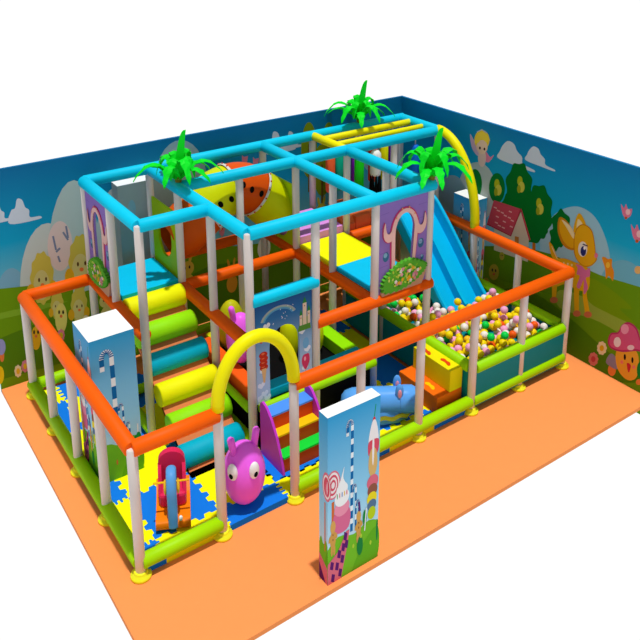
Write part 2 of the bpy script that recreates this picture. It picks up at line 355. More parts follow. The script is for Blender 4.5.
# ================================================================ FRAME
A = 1.2; HT, HL, ZB = 3.793, 1.946, .22
RB, RP, RF = .105, .069, .115
fence = thing('perimeter_fence', 'low padded fence with orange top rails and lime base rails round the playground', 'fence', (0, 0, 0))
tower = thing('climbing_frame', 'tall two-level padded tube frame with bright blue overhead rails', 'climbing frame', (2.4, 3.6, 0))
def post(par, u, v, h, z0=0.0):
    x, y = u*A, v*A
    o = MB().tube([(x, y, .03), (x, y, h-.02), (x, y, h)], [RP, RP, RP-.01], WHITE, 18).build('post', par, (x, y, 0))
    pf = [(0, .0), (RF+.02, .0), (RF+.025, .02), (RF+.02, .045), (RF-.02, .055), (RF-.02, .085), (RF-.03, .1), (RP, .1)]
    mb = MB(); n = 20; vs = [(x+r*math.cos(2*PI*k/n), y+r*math.sin(2*PI*k/n), z) for r, z in pf for k in range(n)]
    mb.add(vs, [(i*n+k, i*n+(k+1) % n, (i+1)*n+(k+1) % n, (i+1)*n+k) for i in range(len(pf)-1) for k in range(n)], BRASS, True)
    mb.build('post_foot', o, (x, y, 0)); return o
def rail(par, name, a, b, z, m, r=RB, ea=0, eb=0):
    p, q = Vector((a[0]*A, a[1]*A, z)), Vector((b[0]*A, b[1]*A, z)); d = (q-p).normalized()
    return MB().pipe(p-d*ea, q+d*eb, r, m, 24).build(name, par, tuple((p+q)/2))
low = [(u, 0) for u in range(8)]+[(0, v) for v in (1, 2, 3, 4)]+[(7, 1), (7, 2)]
for u, v in low: post(fence, u, v, HL+.02)
ex = .03
rail(fence, 'top_rail', (0, 0), (1, 0), HL, ORANGE); rail(fence, 'top_rail', (2, 0), (7, 0), HL, ORANGE, eb=ex)
rail(fence, 'top_rail', (0, 0), (0, 4), HL, ORANGE); rail(fence, 'top_rail', (0, 4), (1, 4), HL, ORANGE, eb=.06)
rail(fence, 'top_rail', (7, 0), (7, 4), HL, ORANGE, ea=.04)
for a, b in (((0, 0), (1, 0)), ((2, 0), (5, 0)), ((5, 0), (7, 0)), ((0, 4), (1, 4)), ((7, 0), (7, 4))): rail(fence, 'base_rail', a, b, ZB, LIME, .1, ea=-.02, eb=-.02)
rail(fence, 'base_rail', (0, 0), (0, 4), ZB, LIME, .1, ea=-.02, eb=.06)
tall = [(1, 4), (1, 3), (1, 2), (2, 4), (2, 3), (2, 2), (2, 1), (3, 3), (3, 1), (4, 4), (4, 3), (4, 2), (4, 1), (5, 4), (5, 3), (5, 2), (5, 1), (6, 4), (6, 3), (7, 4), (7, 3)]
for u, v in tall:
    corner = (u, v) in ((1, 2), (2, 1)); hh = HT+(.02 if corner else 0)
    if (u, v) == (3, 1): hh = HT
    if (u, v) == (4, 4): hh = HT-.02
    post(tower, u, v, hh)
T_ = lambda a, b, **k: rail(tower, 'overhead_rail', a, b, HT, BLUE, **k)
T_((1, 4), (7, 4), ea=.0, eb=.06); T_((2, 3), (7, 3), ea=.0, eb=.06); T_((1, 2), (2, 2)); T_((2, 1), (5, 1), eb=.08)
T_((1, 2), (1, 4), eb=.0); T_((2, 1), (2, 4)); T_((4, 1), (4, 4)); T_((5, 1), (5, 3)); T_((7, 3), (7, 4))
for a, b, r in (((5, 3), (5, 4), .085), ((5, 3.7), (7, 3.7), .07), ((5, 3.34), (7, 3.34), .06)): rail(tower, 'overhead_rail', a, b, HT+.0, YEL, r)['label'] = 'yellow overhead rail'
M_ = lambda a, b, **k: rail(tower, 'middle_rail', a, b, HL, ORANGE, **k)
M_((1, 2), (1, 4)); M_((2, 1), (2, 3), ); M_((2, 4), (4, 4), ); M_((2, 3), (4, 3)); M_((4, 3), (4, 4)); M_((4, 1), (4, 3)); M_((3, 1), (5, 1), eb=.08); M_((5, 3), (7, 3), eb=0); M_((5, 1), (5, 3))
B_ = lambda a, b, **k: rail(tower, 'base_rail', a, b, ZB, LIME, r=.085, **k)
B_((2, 1), (2, 4)); B_((4, 1), (4, 4)); B_((1, 2), (1, 4)); B_((1, 4), (7, 4)); B_((1, 3), (2, 3))
rail(tower, 'cross_rail', (2, 1), (3, 1), 2.68, BLUE, .1, ea=-.02, eb=.02)['label'] = 'short blue rail over the sky print arch'

# arches
def arch(pts, r, name, label):
    o = MB().tube(pts, r, YEL, 22).build(name, loc=pts[0]); tag(o, label, 'arch')
arch([(1.8-.6*math.cos(a), 0, 1.96+.06+.88*math.sin(a)) for a in [PI*i/28 for i in range(29)]], .092, 'entrance_arch', 'yellow padded arch over the front entrance')
arch([(8.4, 3.6-1.2*math.sin(a), 1.98+1.84*math.cos(a)) for a in [PI/2*i/20 for i in range(21)]], .095, 'corner_arch', 'yellow quarter arch curving from the blue frame to the right fence')

# ================================================================ FOAM DECKS
def pad(name, a, b, m, label, cat='deck pad', group=None, lower=None):
    o = MB().box(a, b, m, .012).build(name, loc=((a[0]+b[0])/2, (a[1]+b[1])/2, a[2])); return tag(o, label, cat, group)
g = 'deck pads on the upper level'
pad('deck_pad', (1.3, 3.62, 1.98), (2.35, 4.72, 2.08), CYAN, 'cyan deck pad at the top of the roller stairs', group=g)
pad('deck_pad', (4.86, 1.28, 1.98), (5.92, 2.4, 2.1), CYAN, 'cyan deck pad behind the purple flower panel with an arch', group=g)
pad('deck_pad', (4.86, 2.4, 1.98), (5.92, 3.58, 2.1), YPAD, 'bright yellow deck pad between the cyan and the lilac pad', group=g)
pad('deck_pad', (4.86, 3.6, 1.98), (5.92, 4.72, 2.24), mat((226, 150, 232), .6), 'lilac deck pad by the yellow tube tunnel end', group=g)
pad('deck_pad', (7.22, 3.64, 2.1), (8.28, 4.72, 2.2), CYAN, 'cyan deck pad at the top of the double slide', group=g)
br = thing('foam_bridge', 'orange foam step bridge on the upper deck before the slide', 'bridge', (6.6, 4.15, 1.9))
OB = mat((226, 110, 60), .6)
for k, (x0, x1, z1) in enumerate(((5.95, 6.3, 2.16), (6.33, 6.7, 2.28), (6.73, 7.18, 2.16))):
    MB().box((x0, 3.72, 1.94), (x1, 4.7, z1), OB, .012).build('foam_step', br, ((x0+x1)/2, 4.2, 1.94))
MB().prism([(3.74, 2.0), (4.1, 2.0), (4.1, 2.34), (3.9, 2.34), (3.74, 2.12)], 0, 6.0, 7.16, mat((240, 120, 60), .6)).build('foam_rail', br, (6.5, 3.9, 2.0))

# roller stairs
st = thing('roller_stairs', 'foam roller stairs climbing to the left deck', 'stairs', (1.8, 2.4, 0))
MB().prism([(3.62, 1.97), (3.62, 1.78), (1.16, .0), (1.16, .1), (1.3, .1)], 0, 1.3, 2.3, mat((226, 128, 76), .7)).build('sloped_board', st, (1.8, 2.4, 0))
for k in range(6):
    y = 3.42-k*.385; z = 1.9-k*.33; m = (YPAD, mat((150, 232, 10), .55), mat((0, 178, 206), .55))[k % 3]
    mb = MB().pipe((1.285, y, z), (2.32, y, z), .19, m, 24 if k != 2 else 10, .02)
    r_ = mb.build('foam_roller', st, (1.8, y, z)); r_['label'] = ('yellow', 'lime', 'cyan')[k % 3]+' foam roller'

# printed panel with an arched opening
def panel_faces(mb, P, w, h, hole, th, m):
    """slab w*h with a hole outline (list of (s,t) counter-clockwise); P(s,t,d)"""
    # bridge the hole to the outer border with two cuts: left and right halves
    n = len(hole); top = max(range(n), key=lambda i: hole[i][1]); bot = min(range(n), key=lambda i: (hole[i][1], hole[i][0]))
    def walk(a, b, st):
        out = [hole[a]]; i = a
        while i != b: i = (i+st) % n; out.append(hole[i])
        return out
    tx, bx = hole[top][0], hole[bot][0]
    A1 = walk(top, bot, 1); B1 = walk(top, bot, -1)
    lft, rgt = (A1, B1) if sum(p[0] for p in A1)/len(A1) < sum(p[0] for p in B1)/len(B1) else (B1, A1)
    L = [(0, 0), (bx, 0)]+lft[::-1]+[(tx, h), (0, h)]; R = [(bx, 0), (w, 0), (w, h), (tx, h)]+rgt
    if hole[bot][1] <= 1e-6:
        L = [(0, 0)]+lft[::-1]+[(tx, h), (0, h)]; lastb = max((p for p in hole if p[1] <= 1e-6), key=lambda p: p[0])
        R = [(w, 0), (w, h), (tx, h)]+rgt
    for d in (0, th):
        for poly in (L, R): mb.add([P(s, t, d) for s, t in poly], [list(range(len(poly)))], m)
    for i in range(n):
        a, b = hole[i], hole[(i+1) % n]; mb.add([P(*a, 0), P(*b, 0), P(*b, th), P(*a, th)], [(0, 1, 2, 3)], m)
    for a, b in (((0, 0), (w, 0)), ((w, 0), (w, h)), ((w, h), (0, h)), ((0, h), (0, 0))): mb.add([P(*a, 0), P(*b, 0), P(*b, th), P(*a, th)], [(0, 1, 2, 3)], m)
PUR = mat((146, 116, 196), .7)
def flower_panel(P, label, loc):
    W_, H_ = 1.06, 1.72
    hole = [(.34, .42)]+[(.72, .42)]+[(.76, 1.05)]+[(.55+.22*math.cos(a), 1.08+.36*math.sin(a)) for a in [PI*i/14 for i in range(1, 14)]]+[(.33, 1.05)]
    t = thing('flower_panel', label, 'panel', loc)
    mb = MB(); panel_faces(mb, P, W_, H_, hole, .04, PUR)
    pr = Print(mb, lambda s, t_, k: P(s, t_, -k))
    for a, b, c in ((.15, .72, .09), (.93, .78, .09), (.97, .5, .05)):
        pr.o(a, b, c*.75, c, (60, 110, 150)); pr.o(a-.01, b+.03, c*.45, c*.5, (130, 175, 205))
    for yy in (.55, .8, 1.25, 1.5): pr.line([(.02, yy), (.2, yy+.01)], .008, (126, 98, 178)); pr.line([(.85, yy), (1.04, yy+.01)], .008, (126, 98, 178))
    mb.build('board', t, loc, fix=False)
    def ring(e, d, dt, m):
        inn = hole; n = len(hole); mb = MB()
        out = []
        for i, (s, t_) in enumerate(inn):
            cx, cy = .55, .95; v = Vector((s-cx, t_-cy)); v2 = Vector((v.x*(1+e/.22), v.y*(1+e/.5))); out.append((cx+v2.x, max(.40, cy+v2.y)))
        for i in range(1, n):
            a, b, c, dd = inn[i], inn[(i+1) % n], out[(i+1) % n], out[i]
            q = [P(*a, -d), P(*b, -d), P(*c, -d), P(*dd, -d), P(*a, -d+dt), P(*b, -d+dt), P(*c, -d+dt), P(*dd, -d+dt)]
            mb.add(q, [(0, 1, 2, 3), (4, 7, 6, 5), (0, 4, 5, 1), (2, 6, 7, 3)], m)
        return mb
    m2 = ring(.1, .012, .012, mat((206, 60, 120), .6)); PK = mat((238, 192, 186), .6)
    m3 = ring(.075, .022, .022, PK); m2.v, m2.f, m2.m, m2.sm  # outline ring, pink ring
    for k in range(len(m3.f)): pass
    for sgn in (-1, 1):
        base = .55+sgn*.3
        curl = spline([(.55+sgn*(p-.55), q) for p, q in ((.78, 1.2), (.8, 1.04), (.87, .98), (.96, 1.0), (1.02, 1.1), (1.02, 1.26), (.985, 1.34), (.965, 1.2), (.92, 1.13), (.86, 1.16), (.82, 1.26))], 4)
        big = [(.55+sgn*.36+(a-(.55+sgn*.36))*1.14, 1.14+(b-1.14)*1.1) for a, b in curl]
        m2.add([P(a, b, -.010) for a, b in big], [list(range(len(big)))], mat((206, 60, 120), .6)); m3.add([P(a, b, -.021) for a, b in curl], [list(range(len(curl)))], PK)
    for a in (-.9, -.3, .3, .9): s, t_ = .55+.26*math.sin(a), 1.12+.42*math.cos(a); m3.add([P(x, y, -.0235) for x, y in oval(s, t_, .015, .02, n=12)], [list(range(12))], mat((226, 150, 90), .6))
    b = len(m3.v); off = len(m2.v)
    m3.v += m2.v; m3.sm += m2.sm
    for f, k in zip(m2.f, m2.m): m3.f.append([i+b for i in f]); m3.m.append(m3.mi(m2.mats[k]))
    m3.build('arch_trim', t, tuple(P(.55, 1.2, -.02)), fix=False)['label'] = 'pale pink arch trim with curled ends'
    mf = MB(); lf = spline([(.08, .1), (.0+.06, .3), (.2, .44), (.45, .56), (.7, .56), (.95, .44), (1.02, .36), (.93, .24), (.7, .12), (.4, .06)], 6)
    jag = [(.52+(a-.52)*(1.05 if i % 2 else .95), .3+(b_-.3)*(1.07 if i % 2 else .93)) for i, (a, b_) in enumerate(lf)]
    pot = spline([(.06, .12), (.12, -.02), (.5, -.04), (.9, .0), (1.03, .3), (.9, .3), (.5, .2)], 5)
    def slab(pts, d0, d1, m): n = len(pts); mf.add([P(a, b_, -d0) for a, b_ in pts]+[P(a, b_, -d1) for a, b_ in pts], [list(range(n)), list(range(n, 2*n))]+[(i, (i+1) % n, n+(i+1) % n, n+i) for i in range(n)], m)
    slab(pot, .004, .045, mat((206, 160, 130), .7)); slab(jag, .004, .075, mat((90, 180, 50), .7))
    q = Print(mf, lambda s, t_, k: P(s, t_, -.075-k), .0003)
    R = random.Random(5)
    for k in range(110):
        a = R.random()*2*PI; rr = math.sqrt(R.random())*.9; s, t_ = .53+.42*rr*math.cos(a), .31+.2*rr*math.sin(a)
        c = R.choice([(130, 200, 50), (190, 215, 70), (100, 185, 50), (60, 150, 40), (215, 225, 110)]); q.o(s, t_, .03, .018, c, R.random()*3)
    for k in range(26):
        a = R.random()*2*PI; rr = math.sqrt(R.random())*.8; s, t_ = .53+.42*rr*math.cos(a), .31+.2*rr*math.sin(a)
        c = R.choice([(230, 160, 190), (240, 240, 240), (235, 180, 40), (220, 130, 160)])
        for j in range(5): q.o(s+.02*math.cos(j*1.257), t_+.02*math.sin(j*1.257), .014, .014, c)
        q.o(s, t_, .009, .009, (240, 220, 80))
    mf.build('flower_bush', t, tuple(P(.5, .3, -.05)), fix=False)['label'] = 'leafy green flower bush in a basket'
flower_panel(lambda s, t_, d: (4.87+s, 1.18+d, 2.0+t_), 'purple arched panel with a flower bush behind the ball pit slide', (5.4, 1.2, 2.0))
flower_panel(lambda s, t_, d: (1.18+d, 4.73-s, 2.0+t_), 'purple arched panel with a flower bush on the left side of the frame', (1.2, 4.2, 2.0))

# sky print arch panel
def sky_panel():
    t = thing('sky_panel', 'arched panel printed with clouds, castle and balloon under a short blue rail', 'panel', (3.0, 1.2, .85))
    P = lambda s, t_, d: (2.48+s, 1.19+d, .88+t_)
    W_, H_ = 1.04, 1.72
    hole = [(.24, 0), (.8, 0), (.8, .9)]+[(.52+.28*math.cos(a), .9+.34*math.sin(a)) for a in [PI*i/14 for i in range(1, 14)]]+[(.24, .9)]
    mb = MB(); sk = ramp_mat('sky_print', 'Z', -.86, .9, [(0, (190, 205, 225)), (.5, (130, 170, 210)), (.8, (40, 110, 170)), (1, (16, 70, 140))])
    panel_faces(mb, P, W_, H_, hole, .04, sk)
    pr = Print(mb, lambda s, t_, k: P(s, t_, -k), .0008)
    for r, c in ((.27, (160, 170, 180)), (.25, (150, 180, 170)), (.23, (90, 160, 200))):
        pr.line([(.42+r*1.2*math.cos(a), 1.34+r*.9*math.sin(a)) for a in [PI*.12+PI*.8*i/16 for i in range(17)]], .03, c)
    for x, y in ((.04, .08), (.14, .14), (.19, .05), (.08, .3), (.88, .1), (.97, .2), (.9, .32), (.12, .55), (.95, .65), (.85, 1.0), (.2, 1.3), (.12, 1.22)):
        if x < .24 or x > .8 or y > 1.22: 
            for dx, dy in ((0, 0), (.03, .03), (-.03, .02)): pr.o(max(.035, min(W_-.035, x+dx)) if not .8 < x < .84 else x+.05, y+dy, .032, .04, (226, 232, 244))
    for k in range(4): pr.o(.135-.01*(k % 2), .62+k*.075, .075, .055, (190, 50, 30)); pr.o(.12, .64+k*.075, .03, .02, (226, 110, 70))
    pr.poly([(.09, .6), (.18, .6), (.15, .35), (.12, .35)], (226, 180, 120)); pr.o(.1, 1.12, .04, .07, (190, 60, 90))
    pr.sm([(.91, .3), (.985, .42), (.98, .56), (.92, .58), (.86, .56), (.84, .44)], (214, 60, 100)); pr.o(.9, .5, .02, .04, (240, 160, 180)); pr.line([(.91, .3), (.9, .1)], .008, (200, 170, 80))
    pr.o(.92, .78, .06, .1, (110, 170, 215))
    # little castle
    pr.poly([(.76, 1.02), (1.02, 1.02), (.98, 1.25), (.83, 1.25)], (90, 150, 60))
    for x, h_, w_ in ((.83, 1.3, .05), (.9, 1.5, .07), (.98, 1.34, .05)):
        pr.poly([(x-w_/2, 1.12), (x+w_/2, 1.12), (x+w_/2, h_), (x-w_/2, h_)], (232, 214, 190)); pr.poly([(x-w_/1.6, h_), (x+w_/1.6, h_), (x, h_+.11)], (50, 140, 70)); pr.o(x, h_-.05, .008, .014, (150, 90, 60))
    R = random.Random(2)
    for k in range(14): pr.o(.3+R.random()*.4, 1.3+R.random()*.25, .006, .008, (240, 240, 250))
    mb.build('board', t, (3.0, 1.19, 1.74), fix=False)
sky_panel()

# ================================================================ TUBE TUNNEL
def tunnel():
    t = thing('tube_tunnel', 'yellow and orange tube tunnel with round portholes between two lime panels', 'tunnel', (3.6, 4.2, 2.0))
    cs = [Vector(p) for p in ((2.42, 4.16, 2.62), (2.7, 4.16, 2.72), (3.05, 4.18, 2.95), (3.4, 4.2, 3.2), (3.75, 4.2, 3.3), (4.1, 4.2, 3.22), (4.4, 4.2, 3.0), (4.6, 4.2, 2.8), (4.78, 4.2, 2.66))]
    P = [Vector(q) for q in spline([tuple(c) for c in cs], 6, False)]; n = len(P)
    segs = ((0, 13, (226, 92, 10), 'orange'), (13, 23, (214, 222, 0), 'yellow'), (23, 32, (226, 84, 8), 'orange'), (32, n-1, (214, 222, 0), 'yellow'))
    R_ = .47
    for a, b, c, nm in segs:
        pts = P[a:b+1]; k = len(pts); rs = [R_*(1+.03*math.sin(PI*i/(k-1))) for i in range(k)]
        if a == 0: rs = [R_*(.84+.16*min(1, i/6)) for i in range(k)]
        mb = MB().tube(pts, rs, mat(c, .4), 32, cap=False); mb.tube(pts, [r-.02 for r in rs], mat(c, .4), 32, cap=False)
        # portholes
        if a in (13, 23):
            mid = k//2; d = (pts[mid+1]-pts[mid-1]).normalized()
            for off, ang in ((-.09, .1), (.13, -.02), (-.28, .25)):
                c0 = pts[mid]+d*off; side = Vector((0, -1, 0)); nn = (side*math.cos(ang)+Vector((-d.z, 0, d.x))*math.sin(ang+.1)).normalized()
                e1 = d; e2 = nn.cross(e1).normalized(); cen = c0+nn*(R_*1.032)
                mb.add([cen+e1*.048*math.cos(q)+e2*.062*math.sin(q) for q in [2*PI*i/16 for i in range(16)]], [list(range(16))], BLACK)
        s = mb.build('tube_section', t, tuple(pts[k//2]), fix=False); s['label'] = nm+' tube section'
    for i in (13, 23, 32):
        d = (P[i+1]-P[i-1]).normalized(); f = MB(); f.tube([P[i]-d*.028, P[i]-d*.02, P[i]+d*.02, P[i]+d*.028], [R_+.025, R_+.035, R_+.035, R_+.025], mat((222, 216, 210), .5), 32, cap=False)
        fo = f.build('flange', t, tuple(P[i])); u, v = frame_of(d)
        bo = MB()
        for k in range(18):
            a = 2*PI*k/18; bo.ell(P[i]+(u*math.cos(a)+v*math.sin(a))*(R_+.036), (.018, .018, .018), mat((200, 20, 30), .5), 8, 5)
        bo.build('bolt_ring', fo, tuple(P[i]))['label'] = 'ring of red bolts'
    LP = mat((186, 222, 0), .55)
    for x, y0, y1, zt, yc, zc, r in ((2.4, 3.66, 4.72, 3.28, 4.2, 2.66, .28), (4.8, 3.66, 4.72, 3.3, 4.2, 2.66, .43)):
        hole = [(yc-y0+r*math.cos(a), zc-2.0+r*1.3*math.sin(a)) for a in [2*PI*i/28 for i in range(28)]]
        mb = MB(); panel_faces(mb, lambda s, q, d: (x-.02+d, y0+s, 2.0+q), y1-y0, zt-2.0, hole, .04, LP)
        mb.build('end_panel', t, (x, 4.2, 2.6), fix=False)['label'] = 'lime end panel with a round hole'
tunnel()

# ================================================================ HANGING BAGS
bag_g = 'hanging foam bags over the upper deck'
for x, y, c, cn in ((6.2, 4.44, (236, 96, 50), 'orange'), (6.62, 4.008, (20, 200, 20), 'green'), (6.86, 4.44, (130, 30, 190), 'purple'), (7.32, 4.44, (236, 84, 40), 'orange'), (7.62, 4.44, (226, 226, 0), 'yellow'), (7.86, 4.44, (96, 20, 170), 'purple'), (8.14, 4.008, (10, 110, 220), 'blue'), (6.42, 4.44, (0, 170, 140), 'teal')):
    t = thing('hanging_bag', '%s foam bag hanging %s over the upper deck' % (cn, {6.2: 'leftmost', 6.62: 'second from the left', 6.86: 'beside the white spiky bag', 7.32: 'just right of the white spiky bag', 7.62: 'behind a white post', 7.86: 'near the back corner', 8.14: 'rightmost', 6.42: 'behind the others at the left'}[x]), 'hanging bag', (x, y, 3.7), bag_g)
    h = 3.42
    MB().tube([(x, y, 2.62), (x, y, 2.66), (x, y, h-.06), (x, y, h)], [.07, .1, .1, .05], mat(c, .5), 18).build('bag', t, (x, y, 3.0))
    MB().tube([(x, y, h), (x, y, HT-.02)], .012, WHITE, 8).build('strap', t, (x, y, 3.6))
t = thing('hanging_bag', 'white hanging bag with long black spikes at its bottom', 'hanging bag', (7.05, 4.008, 3.7), bag_g)
MB().tube([(7.05, 4.008, z) for z in (2.95, 3.0, 3.3, 3.42, 3.48, 3.5)], [.11, .115, .12, .11, .07, .01], PURE, 20).build('bag', t, (7.05, 4.008, 3.2))
mb = MB()
for k in range(9): a = k*2*PI/9; mb.tube([(7.05+.1*math.cos(a), 4.008+.1*math.sin(a), 2.5), (7.05+.1*math.cos(a), 4.008+.1*math.sin(a), 3.12)], [.042, .004], BLACK, 8)
mb.build('spikes', t, (7.05, 4.008, 2.8))['label'] = 'black pointed spikes'
MB().tube([(7.05, 4.008, 3.5), (7.05, 4.008, HT-.02)], .012, WHITE, 8).build('strap', t, (7.05, 4.008, 3.6))

# ================================================================ SLIDE
def slide():
    t = thing('double_slide', 'cyan double lane slide running down into the ball pit', 'slide', (7.75, 2.6, .8))
    SL = mat((0, 190, 242), .4)
    path = spline([(3.74, 2.19), (3.56, 2.19), (3.4, 2.13), (3.22, 1.98), (2.8, 1.56), (2.3, 1.02), (1.98, .68), (1.8, .52)], 6, False)
    xs = (7.08, 7.15, 7.17, 7.60, 7.615, 7.685, 7.70, 8.13, 8.15, 8.22)
    hi = (1, 1, 0, 0, .9, .9, 0, 0, 1, 1)
    def sec(y, z, i, n, lo):
        f = i/(n-1); rim = .25-.1*max(0, 1-f/.06)
        return [(x, y, z+rim*h-(.03 if not h else 0)) for x, h in zip(xs, hi)]
    mb = MB(); n = len(path); rows = [sec(y, z, i, n, False) for i, (y, z) in enumerate(path)]
    low_ = [[(x, y, z-.08) for x in xs] for (y, z) in path]
    k = len(xs); vs = [p for r in rows for p in r]+[p for r in low_ for p in r]; N = n*k
    fs = [(i*k+j, i*k+j+1, (i+1)*k+j+1, (i+1)*k+j) for i in range(n-1) for j in range(k-1)]
    fs += [(N+i*k+j, N+(i+1)*k+j, N+(i+1)*k+j+1, N+i*k+j+1) for i in range(n-1) for j in range(k-1)]
    fs += [(i*k, (i+1)*k, N+(i+1)*k, N+i*k) for i in range(n-1)]+[(i*k+k-1, N+i*k+k-1, N+(i+1)*k+k-1, (i+1)*k+k-1) for i in range(n-1)]
    fs += [(j, N+j, N+j+1, j+1) for j in range(k-1)]+[((n-1)*k+j, (n-1)*k+j+1, N+(n-1)*k+j+1, N+(n-1)*k+j) for j in range(k-1)]
    mb.add(vs, fs, SL); mb.build('chute', t, (7.75, 2.6, 1.3))
    for x in (7.13, 8.19):
        q = [(x, y, z+.25-.1*max(0, 1-i/(n-1)/.06)) for i, (y, z) in enumerate(path)]
        MB().tube(q, .042, SL, 12).build('side_rim', t, tuple(q[n//2]))
slide()

# ================================================================ BALL PIT
pit = thing('ball_pit', 'ball pit box with teal walls and thick lime rims', 'ball pit', (7.2, 1.8, 0))
LG = mat((158, 226, 0), .5)
MB().box((6.04, -.04, .1), (8.36, .06, .82), TEAL).build('pit_wall', pit, (7.2, 0, .1)); MB().box((8.35, .06, .1), (8.43, 3.56, .82), TEAL).build('pit_wall', pit, (8.4, 1.8, .1))
MB().box((5.96, .06, .1), (6.06, 3.56, .82), TEAL).build('pit_wall', pit, (6, 1.8, .1)); MB().box((6.06, 3.46, .1), (8.35, 3.56, .82), TEAL).build('pit_wall', pit, (7.2, 3.5, .1))
MB().box((6.06, .06, .0), (8.35, 3.46, .12), TEAL).build('pit_floor', pit, (7.2, 1.8, .05))
for a, b in (((6.06, 0, .84), (8.33, 0, .84)), ((8.39, .09, .84), (8.39, 3.5, .84)), ((6.0, .07, .84), (6.0, 3.5, .84)), ((6.06, 3.52, .84), (8.33, 3.52, .84))): MB().pipe(a, b, .1, LG, 22).build('pit_rim', pit, tuple((Vector(a)+Vector(b))/2))

RBALL = .073
bc = [('yellow', (250, 222, 10), 36), ('pink', (252, 172, 214), 25), ('white', (242, 238, 232), 17), ('green', (10, 215, 80), 8), ('orange', (255, 96, 20), 5), ('gold', (255, 196, 30), 9)]
meshes = {}
def unit_ball(name, rgb):
    bm = bmesh.new(); bmesh.ops.create_icosphere(bm, subdivisions=3, radius=RBALL); me = bpy.data.meshes.new(name); bm.to_mesh(me); bm.free()
    for p in me.polygons: p.use_smooth = True
    me.materials.append(mat(rgb, .35)); return me
for nme, rgb, wt in bc: meshes[nme] = unit_ball('plastic_ball', rgb)
R = random.Random(11); spots = []
dx = RBALL*2*1.015; dy = dx*.866
for layer in range(3):
    row = 0; y = .2+(dy*.33*layer)
    while y < 3.38:
        x = 6.2+(dx/2 if (row+layer) % 2 else 0)
        while x < 8.24:
            px, py = x+R.uniform(-.012, .012), y+R.uniform(-.012, .012)
            z = .73+.11*layer+R.uniform(-.012, .02)
            # heaped towards the middle, hollow under the slide
            under = 7.0 < px < 8.3 and py > 1.72
            hz = .04*math.sin(px*4.1)+.05*math.sin(py*3.3+1)
            keep = layer == 0 or (layer == 1 and R.random() < .72+hz*3) or (layer == 2 and R.random() < .14)
            if keep and not under: spots.append([px, py, z])
            x += dx
        y += dy; row += 1
# drop overlaps
good = []
for s in spots:
    if all((s[0]-g[0])**2+(s[1]-g[1])**2+(s[2]-g[2])**2 > (RBALL*1.86)**2 for g in good): good.append(s)
good.sort(key=lambda s: (Vector(s)-CAM).length)
# a ball fully buried under the top layer is not seen: prefer balls with nothing right above
vis = [s for s in good if not any(g[2] > s[2]+.05 and (s[0]-g[0])**2+(s[1]-g[1])**2 < (RBALL*.9)**2 for g in good)]
near = vis[:300]; ids = set(map(id, near)); rest = [s for s in good if id(s) not in ids]
def zone(x, y):
    if y < .9: return 'near the pit front rim'
    if x > 7.1 and y < 1.66: return 'at the slide foot'
    if x < 6.7: return 'by the pit left rim'
    return 'in mid pit'
names = [n for n, c, w_ in bc for _ in range(w_)]
kinds = [R.choice(names) for _ in near]; num = ('no', 'one', 'two', 'three', 'four', 'five', 'six', 'seven', 'eight')
for s, nm in zip(near, kinds):
    cnt = {}
    for q, k in zip(near, kinds):
        if q is not s and (Vector(q)-Vector(s)).length < RBALL*2.45: cnt[k] = cnt.get(k, 0)+1
    nb = ', '.join('%s %s' % (num[min(v, 8)], k) for k, v in sorted(cnt.items(), key=lambda e: -e[1])[:3])
    o = bpy.data.objects.new('plastic_ball', meshes[nm]); C.objects.link(o); o.location = s
    tag(o, '%s ball %s%s' % (nm, zone(s[0], s[1]), ', touching '+nb if nb else ''), 'ball', 'plastic balls in the ball pit')
mb = MB()
for s in rest:
    c = {n: c for n, c, w_ in bc}[R.choice(names)]; mb.ell(s, (RBALL,)*3, mat(c, .35), 12, 8)
o = mb.build('plastic_balls', loc=(7.2, 2.6, .7)); tag(o, 'further coloured plastic balls filling the back of the pit', 'balls', kind='stuff')

# ================================================================ FOAM STEPS TO THE PIT
t = thing('foam_steps', 'yellow and orange foam steps up to the ball pit', 'steps', (5.75, .65, .1))
y_ = mat((240, 232, 0), .6); og = mat((246, 112, 10), .6)
MB().box((5.64, .16, .43), (5.93, 1.1, .84), y_, .008).build('upper_step', t, (5.8, .6, .43))
MB().box((5.36, .16, .1), (5.93, 1.15, .43), og, .008).build('lower_step', t, (5.6, .6, .1))
for s0, (x, y, z), c in ((1, (5.77, .42, .842), (226, 70, 10)), (1, (5.72, .86, .842), (226, 70, 10)), (1, (5.5, .5, .432), (250, 200, 0))):
    f = [(x+.09*a, y+.12*b) for a, b in ((-.5, -.9), (0, -1), (.5, -.5), (.45, 0), (.6, .6), (.1, 1), (-.35, .7), (-.2, 0))]
    MB().prism(spline(f, 4), 2, z-.003, z+.004, mat(c, .6)).build('footprint_mark', t, (x, y, z))

# ================================================================ TRAMPOLINE
t = thing('trampoline', 'black trampoline framed by orange, cyan, yellow and lime pads', 'trampoline', (3.6, 2.4, 0))
MB().box((2.52, 1.34, .0), (4.68, 3.46, .72), BLACK, .01).build('jumping_bed', t, (3.6, 2.4, .3))
for n_, a, b, c, l in (('edge_pad', (2.68, 1.26, .8), (4.66, 1.5, 1.0), (0, 176, 206), 'cyan front edge pad'), ('edge_pad', (2.5, 1.5, .74), (2.74, 3.3, .98), (246, 96, 20), 'orange left edge pad'), ('edge_pad', (4.44, 1.5, .74), (4.7, 3.3, .98), (150, 232, 0), 'lime right edge pad'), ('edge_pad', (2.74, 3.2, .74), (4.44, 3.46, .96), (222, 222, 10), 'yellow back edge pad')):
    MB().box(a, b, mat(c, .6), .012).build(n_, t, tuple((Vector(a)+Vector(b))/2))['label'] = l
MB().pipe((2.5, 1.15, .82), (4.8, 1.15, .82), .075, LG).build('frame_tube', t, (3.6, 1.2, .78)); MB().pipe((2.4, 1.28, .78), (2.4, 3.5, .78), .065, LG).build('frame_tube', t, (2.4, 2.4, .78))
